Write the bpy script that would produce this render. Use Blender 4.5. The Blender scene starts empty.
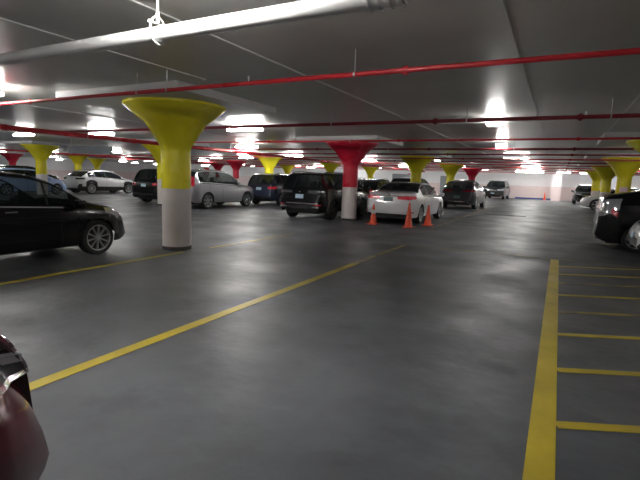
import bpy, bmesh, math, random
from mathutils import Vector, Matrix
from mathutils.bvhtree import BVHTree
random.seed(7)
C = bpy.context.scene.collection
S = bpy.context.scene
R = math.radians
PI = math.pi

# ------------------------------------------------------------------ camera, world, exposure
CAMH = 1.56
YAW, PITCH, ROLL = R(27.66), R(7.84), R(1.9)
cam = bpy.data.cameras.new('camera'); co = bpy.data.objects.new('camera', cam); C.objects.link(co)
cam.sensor_fit = 'HORIZONTAL'; cam.sensor_width = 36.0; cam.lens = 36.0 * 450 / 640
cam.clip_start = 0.05; cam.clip_end = 300
fw = Vector((-math.sin(YAW)*math.cos(PITCH), math.cos(YAW)*math.cos(PITCH), -math.sin(PITCH)))
rt = Vector((math.cos(YAW), math.sin(YAW), 0)); up = rt.cross(fw)
c_, s_ = math.cos(ROLL), math.sin(ROLL)
r2 = rt*c_ + up*s_; u2 = up*c_ - rt*s_
m = Matrix(((r2.x, u2.x, -fw.x), (r2.y, u2.y, -fw.y), (r2.z, u2.z, -fw.z))).to_4x4()
m.translation = Vector((0, 0, CAMH)); co.matrix_world = m
S.camera = co
w = bpy.data.worlds.new('world'); S.world = w; w.use_nodes = True
w.node_tree.nodes['Background'].inputs[0].default_value = (0.6, 0.62, 0.66, 1)
w.node_tree.nodes['Background'].inputs[1].default_value = 0.05
S.view_settings.view_transform = 'Standard'; S.view_settings.look = 'None'
S.view_settings.gamma = 1; S.view_settings.use_curve_mapping = False
S.view_settings.exposure = 1.3
TUBE = 38.0          # emission of the fluorescent lenses

# ------------------------------------------------------------------ materials
MATS = {}
def mat(name, col, rough=0.5, metal=0.0, coat=0.0, spec=0.5, emit=None, es=0.0):
    if name in MATS: return MATS[name]
    mt = bpy.data.materials.new(name); mt.use_nodes = True
    b = mt.node_tree.nodes['Principled BSDF']
    b.inputs['Base Color'].default_value = (*col, 1)
    b.inputs['Roughness'].default_value = rough
    b.inputs['Metallic'].default_value = metal
    b.inputs['Coat Weight'].default_value = coat
    b.inputs['Coat Roughness'].default_value = 0.05
    b.inputs['Specular IOR Level'].default_value = spec
    if emit:
        b.inputs['Emission Color'].default_value = (*emit, 1); b.inputs['Emission Strength'].default_value = es
    MATS[name] = mt
    return mt
def noisy(name, ca, cb, scale=3.0, rough=(0.4, 0.6), bump=0.0, bscale=20, detail=6, rs=0.45, stops=(0.35, 0.65), spec=0.5, coords='Object', bdist=0.02):
    """procedural: two colours mixed by noise, roughness by another noise, optional bump"""
    mt = mat(name, ca, spec=spec); nt = mt.node_tree; N = nt.nodes; Lk = nt.links
    b = N['Principled BSDF']
    tc = N.new('ShaderNodeTexCoord')
    n1 = N.new('ShaderNodeTexNoise'); n1.inputs['Scale'].default_value = scale; n1.inputs['Detail'].default_value = detail
    Lk.new(tc.outputs[coords], n1.inputs['Vector'])
    r = N.new('ShaderNodeValToRGB'); r.color_ramp.elements[0].position = stops[0]; r.color_ramp.elements[1].position = stops[1]
    r.color_ramp.elements[0].color = (*ca, 1); r.color_ramp.elements[1].color = (*cb, 1)
    Lk.new(n1.outputs['Fac'], r.inputs['Fac']); Lk.new(r.outputs['Color'], b.inputs['Base Color'])
    n2 = N.new('ShaderNodeTexNoise'); n2.inputs['Scale'].default_value = scale*rs; n2.inputs['Detail'].default_value = 8
    Lk.new(tc.outputs[coords], n2.inputs['Vector'])
    mr = N.new('ShaderNodeMapRange'); mr.inputs['From Min'].default_value = 0.35; mr.inputs['From Max'].default_value = 0.65
    mr.inputs['To Min'].default_value = rough[0]; mr.inputs['To Max'].default_value = rough[1]
    Lk.new(n2.outputs['Fac'], mr.inputs['Value']); Lk.new(mr.outputs['Result'], b.inputs['Roughness'])
    if bump:
        n3 = N.new('ShaderNodeTexNoise'); n3.inputs['Scale'].default_value = bscale; n3.inputs['Detail'].default_value = 3
        Lk.new(tc.outputs[coords], n3.inputs['Vector'])
        bp = N.new('ShaderNodeBump'); bp.inputs['Strength'].default_value = bump; bp.inputs['Distance'].default_value = bdist
        Lk.new(n3.outputs['Fac'], bp.inputs['Height']); Lk.new(bp.outputs['Normal'], b.inputs['Normal'])
    return mt

def floor_mat():
    mt = noisy('floor_concrete', (0.060, 0.064, 0.073), (0.112, 0.117, 0.128), 0.8, (0.40, 0.58), 0.4, 3.0, 9, rs=1.1, spec=0.5, bdist=0.03)
    nt = mt.node_tree; N = nt.nodes; Lk = nt.links; b = N['Principled BSDF']
    tc = N.new('ShaderNodeTexCoord')
    # dark blotches and small spots of oil
    n = N.new('ShaderNodeTexNoise'); n.inputs['Scale'].default_value = 1.7; n.inputs['Detail'].default_value = 4; n.inputs['Roughness'].default_value = 0.6
    Lk.new(tc.outputs['Object'], n.inputs['Vector'])
    r = N.new('ShaderNodeValToRGB'); r.color_ramp.elements[0].position = 0.56; r.color_ramp.elements[1].position = 0.74
    r.color_ramp.elements[0].color = (1, 1, 1, 1); r.color_ramp.elements[1].color = (0.62, 0.62, 0.63, 1)
    Lk.new(n.outputs['Fac'], r.inputs['Fac'])
    mx = N.new('ShaderNodeMixRGB'); mx.blend_type = 'MULTIPLY'; mx.inputs['Fac'].default_value = 1
    src = b.inputs['Base Color'].links[0].from_socket
    Lk.new(src, mx.inputs['Color1']); Lk.new(r.outputs['Color'], mx.inputs['Color2'])
    Lk.new(mx.outputs['Color'], b.inputs['Base Color'])
    return mt
def wall_mat():
    """white paint over a pinkish dado"""
    mt = mat('wall_paint', (0.7, 0.68, 0.67), 0.6); nt = mt.node_tree; N = nt.nodes; Lk = nt.links; b = N['Principled BSDF']
    g = N.new('ShaderNodeNewGeometry'); sp = N.new('ShaderNodeSeparateXYZ'); Lk.new(g.outputs['Position'], sp.inputs[0])
    gt = N.new('ShaderNodeMath'); gt.operation = 'GREATER_THAN'; gt.inputs[1].default_value = 1.45; Lk.new(sp.outputs['Z'], gt.inputs[0])
    mx = N.new('ShaderNodeMixRGB'); mx.inputs['Color1'].default_value = (0.84, 0.70, 0.69, 1); mx.inputs['Color2'].default_value = (0.92, 0.91, 0.92, 1)
    Lk.new(gt.outputs[0], mx.inputs['Fac'])
    n = N.new('ShaderNodeTexNoise'); n.inputs['Scale'].default_value = 0.8
    tc = N.new('ShaderNodeTexCoord'); Lk.new(tc.outputs['Object'], n.inputs['Vector'])
    r = N.new('ShaderNodeValToRGB'); r.color_ramp.elements[0].color = (0.88, 0.88, 0.88, 1); Lk.new(n.outputs['Fac'], r.inputs['Fac'])
    m2 = N.new('ShaderNodeMixRGB'); m2.blend_type = 'MULTIPLY'; m2.inputs['Fac'].default_value = 1
    Lk.new(mx.outputs[0], m2.inputs['Color1']); Lk.new(r.outputs['Color'], m2.inputs['Color2']); Lk.new(m2.outputs[0], b.inputs['Base Color'])
    return mt
def glass_mat(name, tint, trans):
    mt = bpy.data.materials.new(name); mt.use_nodes = True; nt = mt.node_tree; N = nt.nodes; Lk = nt.links
    b = N['Principled BSDF']; b.inputs['Base Color'].default_value = (*tint, 1); b.inputs['Roughness'].default_value = 0.04
    b.inputs['Specular IOR Level'].default_value = 0.35
    t = N.new('ShaderNodeBsdfTransparent'); t.inputs[0].default_value = (0.80, 0.86, 0.86, 1)
    mx = N.new('ShaderNodeMixShader'); mx.inputs[0].default_value = trans
    out = N['Material Output']; Lk.new(b.outputs[0], mx.inputs[1]); Lk.new(t.outputs[0], mx.inputs[2]); Lk.new(mx.outputs[0], out.inputs[0])
    return mt
def paint(name, col, metal=0.0, rough=0.3):
    return noisy(name, col, tuple(min(1, c*1.06+0.001) for c in col), 1.5, (rough, rough+0.05)) if False else mat(name, col, rough, metal, 1.0)

M_FLOOR = floor_mat()
M_CEIL = noisy('ceiling_paint', (0.54, 0.53, 0.50), (0.61, 0.60, 0.57), 0.5, (0.28, 0.42), 0.12, 1.3, 5, spec=0.6, bdist=0.02)
M_PANEL = noisy('drop_panel_paint', (0.60, 0.60, 0.59), (0.66, 0.66, 0.65), 0.8, (0.4, 0.5))
M_WALL = wall_mat()
M_LINE = noisy('line_paint', (0.42, 0.32, 0.02), (0.56, 0.43, 0.025), 2.2, (0.4, 0.55), 0.1, 12)
M_LINEFAINT = noisy('worn_line_paint', (0.09, 0.09, 0.075), (0.36, 0.28, 0.04), 3.0, (0.4, 0.55), 0.1, 12)
M_YEL = noisy('column_yellow', (0.84, 0.74, 0.02), (0.92, 0.82, 0.03), 1.2, (0.22, 0.34), 0.08, 6)
M_RED = noisy('column_red', (0.66, 0.015, 0.045), (0.76, 0.022, 0.06), 1.2, (0.25, 0.36), 0.08, 6)
M_WHT = noisy('column_white', (0.74, 0.67, 0.64), (0.84, 0.77, 0.74), 1.6, (0.3, 0.45), 0.08, 8)
M_BASE = noisy('column_base_dark', (0.05, 0.05, 0.05), (0.10, 0.095, 0.09), 6, (0.5, 0.7))
M_PIPE = noisy('pipe_red', (0.50, 0.02, 0.03), (0.58, 0.03, 0.04), 3, (0.25, 0.4))
M_PIPED = noisy('pipe_red_shaded', (0.20, 0.012, 0.022), (0.26, 0.018, 0.03), 3, (0.3, 0.45))  # same red pipe paint with shade put into the colour
M_WPIPE = noisy('pipe_white', (0.60, 0.60, 0.60), (0.66, 0.66, 0.66), 3, (0.35, 0.5))
M_STEEL = mat('galvanised', (0.55, 0.55, 0.56), 0.4, 0.6)
M_SEAM = mat('joint_white', (0.75, 0.75, 0.74), 0.5)
M_HOUS = mat('fixture_white', (0.75, 0.75, 0.75), 0.4)
M_TUBE = mat('tube_glow', (0.9, 0.9, 0.9), 0.5, emit=(1.0, 0.985, 0.955), es=TUBE)
M_RUB = noisy('rubber', (0.012, 0.012, 0.013), (0.02, 0.02, 0.02), 8, (0.6, 0.8))
M_BLK = mat('black_plastic', (0.015, 0.015, 0.017), 0.45)
M_SEAMD = mat('panel_gap', (0.004, 0.004, 0.004), 0.8)
M_INT = mat('interior', (0.03, 0.03, 0.032), 0.8)
M_CHR = mat('chrome', (0.8, 0.8, 0.82), 0.12, 1.0)
M_RIM = mat('alloy', (0.55, 0.56, 0.58), 0.28, 0.85)
M_RIMD = mat('alloy_dark', (0.03, 0.03, 0.032), 0.35, 0.3)
M_GLASS = glass_mat('tinted_glass', (0.012, 0.016, 0.018), 0.25)
M_GLASSL = glass_mat('clear_glass', (0.02, 0.03, 0.03), 0.55)
M_LAMPR = mat('tail_red', (0.50, 0.008, 0.03), 0.3, 0, 0.3, emit=(0.8, 0.02, 0.05), es=0.02)
M_LAMPC = mat('lamp_clear', (0.62, 0.64, 0.68), 0.12, 0.5, 1.0)
M_LAMPD = mat('lamp_dark', (0.10, 0.105, 0.12), 0.12, 0.4, 1.0)
M_PLATE = mat('plate_blue', (0.45, 0.60, 0.72), 0.4)
M_PLATED = mat('plate_teal', (0.06, 0.12, 0.13), 0.35)
M_CONE = noisy('cone_orange', (0.80, 0.085, 0.03), (0.86, 0.11, 0.04), 5, (0.4, 0.5))
M_CONEW = mat('cone_collar', (0.75, 0.72, 0.68), 0.35)

# ------------------------------------------------------------------ mesh helpers
def props(o, label=None, cat=None, group=None, kind=None):
    if label: o['label'] = label
    if cat: o['category'] = cat
    if group: o['group'] = group
    if kind: o['kind'] = kind
    return o
def empty(name, loc=(0, 0, 0), rz=0.0):
    o = bpy.data.objects.new(name, None); C.objects.link(o); o.location = loc; o.rotation_euler = (0, 0, rz); o.empty_display_size = 0.2
    return o
def obj(name, bm, material, parent=None, smooth=False, loc=None):
    me = bpy.data.meshes.new(name); bmesh.ops.recalc_face_normals(bm, faces=bm.faces[:]) if smooth != 'keep' else None
    if smooth:
        for f in bm.faces: f.smooth = True
    bm.to_mesh(me); bm.free()
    for mt in (material if isinstance(material, (list, tuple)) else [material]): me.materials.append(mt)
    if smooth == True:
        try: me.set_sharp_from_angle(angle=R(40))
        except Exception: pass
    o = bpy.data.objects.new(name, me); C.objects.link(o)
    if parent: o.parent = parent
    if loc: o.location = loc
    return o
def bx(bm, x0, x1, y0, y1, z0, z1, mi=0, bev=0.0):
    vs = [bm.verts.new(p) for p in ((x0,y0,z0),(x1,y0,z0),(x1,y1,z0),(x0,y1,z0),(x0,y0,z1),(x1,y0,z1),(x1,y1,z1),(x0,y1,z1))]
    fs = [bm.faces.new([vs[i] for i in q]) for q in ((3,2,1,0),(4,5,6,7),(0,1,5,4),(1,2,6,5),(2,3,7,6),(3,0,4,7))]
    for f in fs: f.material_index = mi
    if bev:
        es = {e for f in fs for e in f.edges}
        bmesh.ops.bevel(bm, geom=list(es), offset=bev, segments=2, profile=0.5, affect='EDGES')
    return vs
def box(name, x0, x1, y0, y1, z0, z1, mt, parent=None, bev=0.0):
    bm = bmesh.new(); bx(bm, x0, x1, y0, y1, z0, z1, 0, bev); return obj(name, bm, mt, parent)
def tube(bm, p, q, r, n=12, cap=True, r1=None, mi=0):
    p, q = Vector(p), Vector(q); d = (q-p).normalized(); a = d.orthogonal().normalized(); b = d.cross(a); r1 = r if r1 is None else r1
    A = []; B = []
    for i in range(n):
        t = 2*PI*i/n; o = a*math.cos(t)+b*math.sin(t); A.append(bm.verts.new(p+o*r)); B.append(bm.verts.new(q+o*r1))
    for i in range(n):
        f = bm.faces.new((A[i], A[(i+1)%n], B[(i+1)%n], B[i])); f.material_index = mi
    if cap:
        f = bm.faces.new(A[::-1]); f.material_index = mi; f = bm.faces.new(B); f.material_index = mi
def lathe(bm, prof, n=40, axis='z', c=(0, 0, 0), mi=0, close=False):
    rings = []
    for (r, h) in prof:
        ring = []
        for i in range(n):
            t = 2*PI*i/n
            if axis == 'z': p = (c[0]+r*math.cos(t), c[1]+r*math.sin(t), c[2]+h)
            else: p = (c[0]+r*math.cos(t), c[1]+h, c[2]+r*math.sin(t))
            ring.append(bm.verts.new(p))
        rings.append(ring)
    seq = list(range(len(rings)-1))
    for k in seq:
        for i in range(n):
            f = bm.faces.new((rings[k][i], rings[k][(i+1)%n], rings[k+1][(i+1)%n], rings[k+1][i])); f.material_index = mi
    if close:
        for i in range(n):
            f = bm.faces.new((rings[-1][i], rings[-1][(i+1)%n], rings[0][(i+1)%n], rings[0][i])); f.material_index = mi
    else:
        for ring, rv in ((rings[0], True), (rings[-1], False)):
            f = bm.faces.new(ring[::-1] if rv else ring); f.material_index = mi
def torus(bm, c, rx, rz, r, n=24, k=8, ry=0.0):
    """ring in a plane spanned by x-ish (dir) and z"""
    rings = []
    for i in range(n):
        t = 2*PI*i/n; cx, cz = rx*math.cos(t), rz*math.sin(t)
        ring = []
        for j in range(k):
            s = 2*PI*j/k; rr = r*math.cos(s)
            ring.append(bm.verts.new((c[0]+ r*math.sin(s), c[1]+cx+rr*math.cos(t), c[2]+cz+rr*math.sin(t))))
        rings.append(ring)
    for i in range(n):
        for j in range(k): bm.faces.new((rings[i][j], rings[(i+1)%n][j], rings[(i+1)%n][(j+1)%k], rings[i][(j+1)%k]))
def interp(pts, x):
    if x <= pts[0][0]: return pts[0][1]
    for (a, b), (c, d) in zip(pts, pts[1:]):
        if x <= c:
            return b + (d-b)*(x-a)/(c-a) if c > a else d
    return pts[-1][1]
def smooth_interp(pts):
    """monotone cubic through points"""
    n = len(pts); xs = [p[0] for p in pts]; ys = [p[1] for p in pts]
    h = [xs[i+1]-xs[i] for i in range(n-1)]; d = [(ys[i+1]-ys[i])/h[i] for i in range(n-1)]
    m = [d[0]] + [0 if d[i-1]*d[i] <= 0 else 3*(h[i-1]+h[i])/((2*h[i]+h[i-1])/d[i-1]+(h[i]+2*h[i-1])/d[i]) for i in range(1, n-1)] + [d[-1]]
    def f(x):
        if x <= xs[0]: return ys[0]
        if x >= xs[-1]: return ys[-1]
        for i in range(n-1):
            if x <= xs[i+1]:
                t = (x-xs[i])/h[i]; return (2*t**3-3*t*t+1)*ys[i]+(t**3-2*t*t+t)*h[i]*m[i]+(-2*t**3+3*t*t)*ys[i+1]+(t**3-t*t)*h[i]*m[i+1]
    return f

# ------------------------------------------------------------------ the shell
X0, X1, Y0, Y1, ZC = -64.0, 7.6, -10.0, 55.6, 3.03
ZP = 2.90                                   # underside of the drop panels
props(box('floor', X0, X1, Y0, Y1, -0.2, 0, M_FLOOR), kind='structure')
props(box('ceiling', X0, X1, Y0, Y1, ZC, ZC+0.25, M_CEIL), kind='structure')
props(box('wall_back', X0, X1, Y1, Y1+0.2, 0, ZC, M_WALL), kind='structure')
props(box('wall_front', X0, X1, Y0-0.2, Y0, 0, ZC, M_WALL), kind='structure')
props(box('wall_left', X0-0.2, X0, Y0, Y1, 0, ZC, M_WALL), kind='structure')
props(box('wall_right', X1, X1+0.2, Y0, Y1, 0, ZC, M_WALL), kind='structure')
box_p = box('trim_1', -0.75, 0.15, 52.6, Y1, 0, ZC, M_WALL); props(box_p, kind='structure')        # pilaster on the end wall
props(box('baseboard_back', -4.4, -0.75, Y1-0.05, Y1, 0, 0.16, mat('blue_band', (0.05, 0.10, 0.32), 0.5)), kind='structure')
# pale joints running along the ceiling
for k, (x, ya, yb, wd) in enumerate([(-3.42, -9, 55, 0.034), (-0.55, -9, 30, 0.008), (0.99, 4.0, 26, 0.024), (-5.05, -9, 5.6, 0.008), (-11.2, 0, 50, 0.02), (-20.5, 0, 50, 0.02)]):
    props(box('trim_%d' % (k+2), x-wd/2, x+wd/2, ya, yb, ZC-0.012, ZC, M_SEAM), kind='structure')
# doors and panels in the end wall
def wall_door(n, x, wd, z1, mt):
    o = box('door_%d' % n, x, x+wd, Y1-0.06, Y1, 0, z1, mt); props(o, kind='structure')
    bm = bmesh.new(); bx(bm, x+wd-0.16, x+wd-0.05, Y1-0.11, Y1-0.06, 0.98, 1.05); obj('door_handle', bm, M_STEEL, o)
M_GREY = mat('door_grey', (0.22, 0.23, 0.25), 0.5)
wall_door(1, -12.9, 1.1, 2.3, M_GREY); wall_door(2, -19.0, 2.8, 2.4, M_GREY); wall_door(3, -28.0, 2.0, 2.4, M_GREY)

# floor markings
def strip(name, p, q, wd, mt, label, group=None, z=0.004):
    p, q = Vector((*p, 0)), Vector((*q, 0)); d = (q-p).normalized(); n = Vector((-d.y, d.x, 0))*wd/2
    bm = bmesh.new(); lo = [p-n, q-n, q+n, p+n]
    a = [bm.verts.new(v+Vector((0, 0, 0.0005))) for v in lo]; b = [bm.verts.new(v+Vector((0, 0, z))) for v in lo]
    bm.faces.new(a[::-1]); bm.faces.new(b)
    for i in range(4): bm.faces.new((a[i], a[(i+1)%4], b[(i+1)%4], b[i]))
    return props(obj(name, bm, mt), label, 'floor line', group)
strip('floor_line', (-3.24, -4), (-3.24, 7.6), 0.125, M_LINE, 'long yellow bay line running diagonally across the floor from beside the maroon car')
strip('floor_line', (-3.24, 7.6), (-3.24, 10.62), 0.12, M_LINEFAINT, 'worn far end of the long diagonal bay line in the middle of the floor')
strip('floor_line', (-6.55, -4), (-6.55, 6.6), 0.115, M_LINE, 'yellow bay line on the floor beside the black hatchback, ending near the big yellow column')
strip('floor_line', (-6.5, 7.3), (-6.4, 10.6), 0.09, M_LINEFAINT, 'faint worn bay line on the floor continuing behind the big yellow column')
strip('floor_line', (0.045, -4), (0.045, 10.72), 0.155, M_LINE, 'broad yellow line edging the hatched no-parking area at right', z=0.005)
strip('floor_line', (-3.3, 10.68), (-0.03, 10.78), 0.055, M_LINEFAINT, 'thin faded yellow cross line on the floor between the long line and the hatched area')
strip('floor_line', (0.13, 10.78), (6.6, 10.80), 0.055, M_LINEFAINT, 'thin faded yellow cross line along the far edge of the hatched area')
strip('floor_line', (-3.72, 15.2), (-3.9, 33), 0.09, M_LINEFAINT, 'faded yellow bay line on the floor beside the white sedan and dark crossover')
for k, y in enumerate([3.2, 4.21, 5.26, 6.23, 7.22, 8.13, 8.97, 9.86]):
    x1 = 3.2; 
    if y + 0.46*(x1-0.12) > 10.7: x1 = 0.12 + (10.7-y)/0.46
    mt = M_LINEFAINT if k in (3, 5) else M_LINE
    nm = ['first', 'second', 'third', 'fourth', 'fifth', 'sixth', 'seventh', 'eighth', 'ninth'][k]
    strip('hatch_stripe', (0.12, y), (x1, y+0.46*(x1-0.12)), 0.09, mt, 'yellow hatching stripe on the floor at right, %s of the row counting from the camera' % nm, 'hatching stripes of the no-parking area')
props(box('floor_drain', -3.3, -1.35, 24.2, 24.75, 0.0005, 0.006, M_RUB), 'long narrow dark drain slot across the driving lane floor', 'drain')

# ------------------------------------------------------------------ columns with flared capitals and drop panels
CX = [2.55, -7.1, -16.9, -26.7, -36.55, -46.4]; CY = [6.85, 15.8, 24.75, 33.7, 42.65, 51.6]
REDS = {(1, 1), (1, 4), (3, 3), (4, 4), (5, 2)}
def column_mesh(col):
    t = empty('mushroom_column')
    bm = bmesh.new(); lathe(bm, [(0.292, 0.0), (0.292, 0.075)], 40); obj('base_band', bm, M_BASE, t, True)
    bm = bmesh.new(); lathe(bm, [(0.288, 0.07), (0.288, 0.4), (0.288, 1.255)], 40); obj('lower_shaft', bm, M_WHT, t, True)
    bm = bmesh.new(); lathe(bm, [(0.288, 1.25), (0.288, 2.02)], 40); obj('upper_shaft', bm, col, t, True)
    bm = bmesh.new()
    lathe(bm, [(0.288, 2.0), (0.295, 2.06), (0.33, 2.13), (0.40, 2.24), (0.50, 2.40), (0.60, 2.55), (0.72, 2.64), (0.95, 2.83), (0.985, 2.855), (0.985, ZP)], 56)
    obj('capital', bm, col, t, True)
    return t
protoc = {}
def dup(root):
    r = root.copy(); C.objects.link(r)
    for ch in root.children:
        c = ch.copy(); C.objects.link(c); c.parent = r
        for g in ch.children:
            d = g.copy(); C.objects.link(d); d.parent = c
    return r
COLLAB = {
 (1,0): 'large yellow and white flared column in the foreground, left of centre',
 (1,1): 'red and white flared column beside the black SUV, carrying a small notice',
 (1,2): 'yellow flared column rising behind the white sedan',
 (1,3): 'yellow flared column rising behind the dark crossover, next to the smaller red one',
 (1,4): 'small red flared column near the end wall, above the dark crossover',
 (2,1): 'yellow flared column half hidden directly behind the big foreground column',
 (2,2): 'yellow flared column above the dark blue SUV, left of the black SUV',
 (2,3): 'yellow flared column just left of the red capital, above the black SUV roof',
 (2,4): 'small yellow flared column just right of the red column, far behind',
 (3,1): 'yellow flared column standing behind the black hatchback roof at far left',
 (3,3): 'red flared column above the silver SUV roof, right one of two',
 (4,4): 'red flared column above the silver SUV roof, left one of two',
 (3,4): 'small far yellow column between two nearer yellow ones above the black SUV',
 (4,2): 'yellow flared column above the rear of the white crossover at left',
 (5,3): 'small far yellow column above the white crossover windscreen at left',
 (5,2): 'red flared column at the left edge above the black hatchback',
 (0,1): 'yellow flared capital at the right edge above the black hatchback with clear lamps',
 (0,2): 'widest yellow flared column in the right row, with a paper notice on its shaft',
 (0,3): 'middle of the three yellow columns overlapping in the right row',
 (0,4): 'farthest of the three yellow columns overlapping in the right row',
}
used = set()
COLS = {}
for (i, j), lab in COLLAB.items():
    key = 'r' if (i, j) in REDS else 'y'
    if key not in protoc: protoc[key] = column_mesh(M_RED if key == 'r' else M_YEL); o = protoc[key]
    else: o = dup(protoc[key])
    o.location = (CX[i]+(0.03 if (i, j) == (1, 1) else 0.14 if (i, j) == (1, 0) else 0), CY[j], 0); props(o, lab, 'column', 'flared parking garage columns'); COLS[(i, j)] = o
for i in range(6):
    for j in range(6):
        x, y = CX[i], CY[j]
        props(box('trim_%d' % (20+i*6+j), x-1.62, min(x+1.55, X1), y-1.35, y+1.5, ZP, ZC, M_PANEL), kind='structure')
# notices fixed to columns
def notice(i, j, ang, z, wd, h, mt, lab):
    x, y = CX[i], CY[j]; bm = bmesh.new(); n = 8; r = 0.294; half = wd/2/r
    A = []
    for rr in (r, r+0.006):
        row = []
        for k in range(n+1):
            t = ang-half+2*half*k/n; row.append([bm.verts.new((x+rr*math.cos(t), y+rr*math.sin(t), zz)) for zz in (z, z+h)])
        A.append(row)
    for k in range(n):
        for rr in (0, 1): bm.faces.new((A[rr][k][0], A[rr][k+1][0], A[rr][k+1][1], A[rr][k][1]))
        for e in (0, 1): bm.faces.new((A[0][k][e], A[0][k+1][e], A[1][k+1][e], A[1][k][e]))
    for k in (0, n): bm.faces.new((A[0][k][0], A[0][k][1], A[1][k][1], A[1][k][0]))
    return props(obj('paper_notice', bm, mt), lab, 'notice')
M_PAPER = mat('paper', (0.72, 0.68, 0.70), 0.5)
notice(1, 1, R(-22), 1.92, 0.22, 0.26, M_PAPER, 'white paper notice on the red column shaft, upper of the two')
notice(1, 1, R(-18), 1.55, 0.22, 0.24, M_PAPER, 'white paper notice on the red column shaft, lower of the two')
notice(0, 2, R(-88), 1.30, 0.34, 0.30, mat('paper_pink', (0.72, 0.50, 0.52), 0.5), 'pinkish paper notice on the shaft of the widest yellow column at right')

# ------------------------------------------------------------------ pipes
def pipe_x(y, z, r, x0, x1, mt, name, lab, cat, coup=(), hang=(), heads=(), group=None):
    t = empty(name, (0, y, z)); props(t, lab, cat, group)
    bm = bmesh.new(); tube(bm, (x0, 0, 0), (x1, 0, 0), r, 16); obj('pipe_run', bm, mt, t, True)
    for x in coup:
        bm = bmesh.new(); tube(bm, (x-0.05, 0, 0), (x+0.05, 0, 0), r*1.25, 14)
        for s in (-1, 1): tube(bm, (x-0.022, 0, s*r*1.2), (x+0.022, 0, s*r*1.5), r*0.4, 6)
        obj('coupling', bm, mt, t, True)
    for x in hang:
        bm = bmesh.new(); tube(bm, (x, 0, r), (x, 0, ZC-z), 0.006, 6); tube(bm, (x-0.012, 0, 0), (x+0.012, 0, 0), r*1.18, 14); obj('hanger', bm, M_STEEL, t)
    for x in heads:
        bm = bmesh.new(); tube(bm, (x, 0, r*0.8), (x, 0, r+0.05), 0.014, 8); tube(bm, (x, 0, r+0.05), (x, 0, r+0.055), 0.032, 10); obj('sprinkler_head', bm, M_STEEL, t)
    return t
pipe_x(4.92, 2.75, 0.028, -24, 7.5, M_PIPE, 'sprinkler_pipe', 'bright red sprinkler pipe nearest the camera, spanning the whole ceiling', 'pipe', (-8.55, -1.60), (-5.78, -5.16, -2.2), (-9.6, -3.7), 'red sprinkler pipes under the ceiling')
pipe_x(9.15, 2.75, 0.036, -15.4, 7.5, M_PIPED, 'sprinkler_pipe', 'shade-darkened red sprinkler pipe, second from the camera, behind the big capital', 'pipe', (-2.3, 0.2), (-4.6, -1.7, 0.65), (-2.4, 0.28), 'red sprinkler pipes under the ceiling')
rest = [(13.27, M_PIPE, .028, 'bright red sprinkler pipe running in front of the red column'), (16.85, M_PIPED, .036, 'shade-darkened red sprinkler pipe crossing above the white sedan, fourth from the camera'), (19.98, M_PIPED, .034, 'shade-darkened red sprinkler pipe crossing above the driving lane, fifth from the camera'),
        (23.5, M_PIPE, .03, 'red sprinkler pipe crossing the ceiling, sixth from the camera'), (26.9, M_PIPED, .034, 'shade-darkened red sprinkler pipe crossing the ceiling, seventh from the camera'), (30.6, M_PIPE, .03, 'red sprinkler pipe crossing the ceiling, eighth from the camera'),
        (35.0, M_PIPE, .034, 'red sprinkler pipe far down the garage, ninth from the camera'), (39.0, M_PIPE, .034, 'red sprinkler pipe far down the garage, tenth from the camera'), (44.2, M_PIPE, .034, 'red sprinkler pipe second from the end wall'), (49.5, M_PIPE, .034, 'red sprinkler pipe nearest the end wall')]
for y, mt, r, lab in rest:
    pipe_x(y, 2.75, r, -15.4 if y < 20 else -40, 7.5, mt, 'sprinkler_pipe', lab, 'pipe', (-9.1, -4.4, 0.3), (-10.5, -6.0, -1.5), (), 'red sprinkler pipes under the ceiling')
# main running away from the camera at left
t = empty('sprinkler_main', (-13.4, 0, 2.635)); props(t, 'thick red sprinkler main running away from the camera at left', 'pipe')
bm = bmesh.new(); tube(bm, (0, 3.0, 0), (0, 50, 0), 0.07, 16); obj('pipe_run', bm, M_PIPE, t, True)
for y in (7.0, 11.2, 15.0, 21.8, 28.8, 33):
    bm = bmesh.new(); tube(bm, (0, y-0.06, 0), (0, y+0.06, 0), 0.085, 16); obj('coupling', bm, M_PIPE, t, True)
for y in (5.5, 9.4, 16.5, 23):
    bm = bmesh.new(); tube(bm, (0, y, 0.06), (0, y, ZC-2.635), 0.008, 6); tube(bm, (0, y-0.015, 0), (0, y+0.015, 0), 0.075, 14); obj('hanger', bm, M_STEEL, t)
t = empty('sprinkler_main', (-30.2, 0, 2.64)); props(t, 'red sprinkler main far left, behind the hanging dark sign board', 'pipe')
bm = bmesh.new(); tube(bm, (0, 6.0, 0), (0, 50, 0), 0.055, 16); obj('pipe_run', bm, M_PIPE, t, True)
# the big white drain pipe
t = pipe_x(2.585, 2.60, 0.055, -12, -0.86, M_WPIPE, 'drain_pipe', 'thick white drain pipe crossing the ceiling at top left', 'pipe')
bm = bmesh.new(); tube(bm, (-1.08, 0, 0), (-0.88, 0, 0), 0.062, 20)
for x in (-1.08, -1.02, -0.95, -0.885): tube(bm, (x-0.010, 0, 0), (x+0.010, 0, 0), 0.070, 20)
obj('coupling', bm, M_WPIPE, t, True)
bm = bmesh.new(); tube(bm, (-0.87, 0, 0), (7.5, 0, 0), 0.036, 16); 
o = obj('narrow_pipe_run', bm, mat('pipe_grey', (0.3, 0.3, 0.3), 0.5), t, True); o['label'] = 'narrower grey end of the drain pipe'
hx = -2.80
bm = bmesh.new(); torus(bm, (hx, 0, 0.025), 0.072, 0.098, 0.008)
tube(bm, (hx, 0, 0.115), (hx, 0, ZC-2.60), 0.009, 8); tube(bm, (hx-0.01, -0.062, 0.078), (hx-0.01, 0.062, 0.078), 0.009, 8); tube(bm, (hx, 0, 0.078), (hx, 0, 0.15), 0.015, 8)
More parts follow.
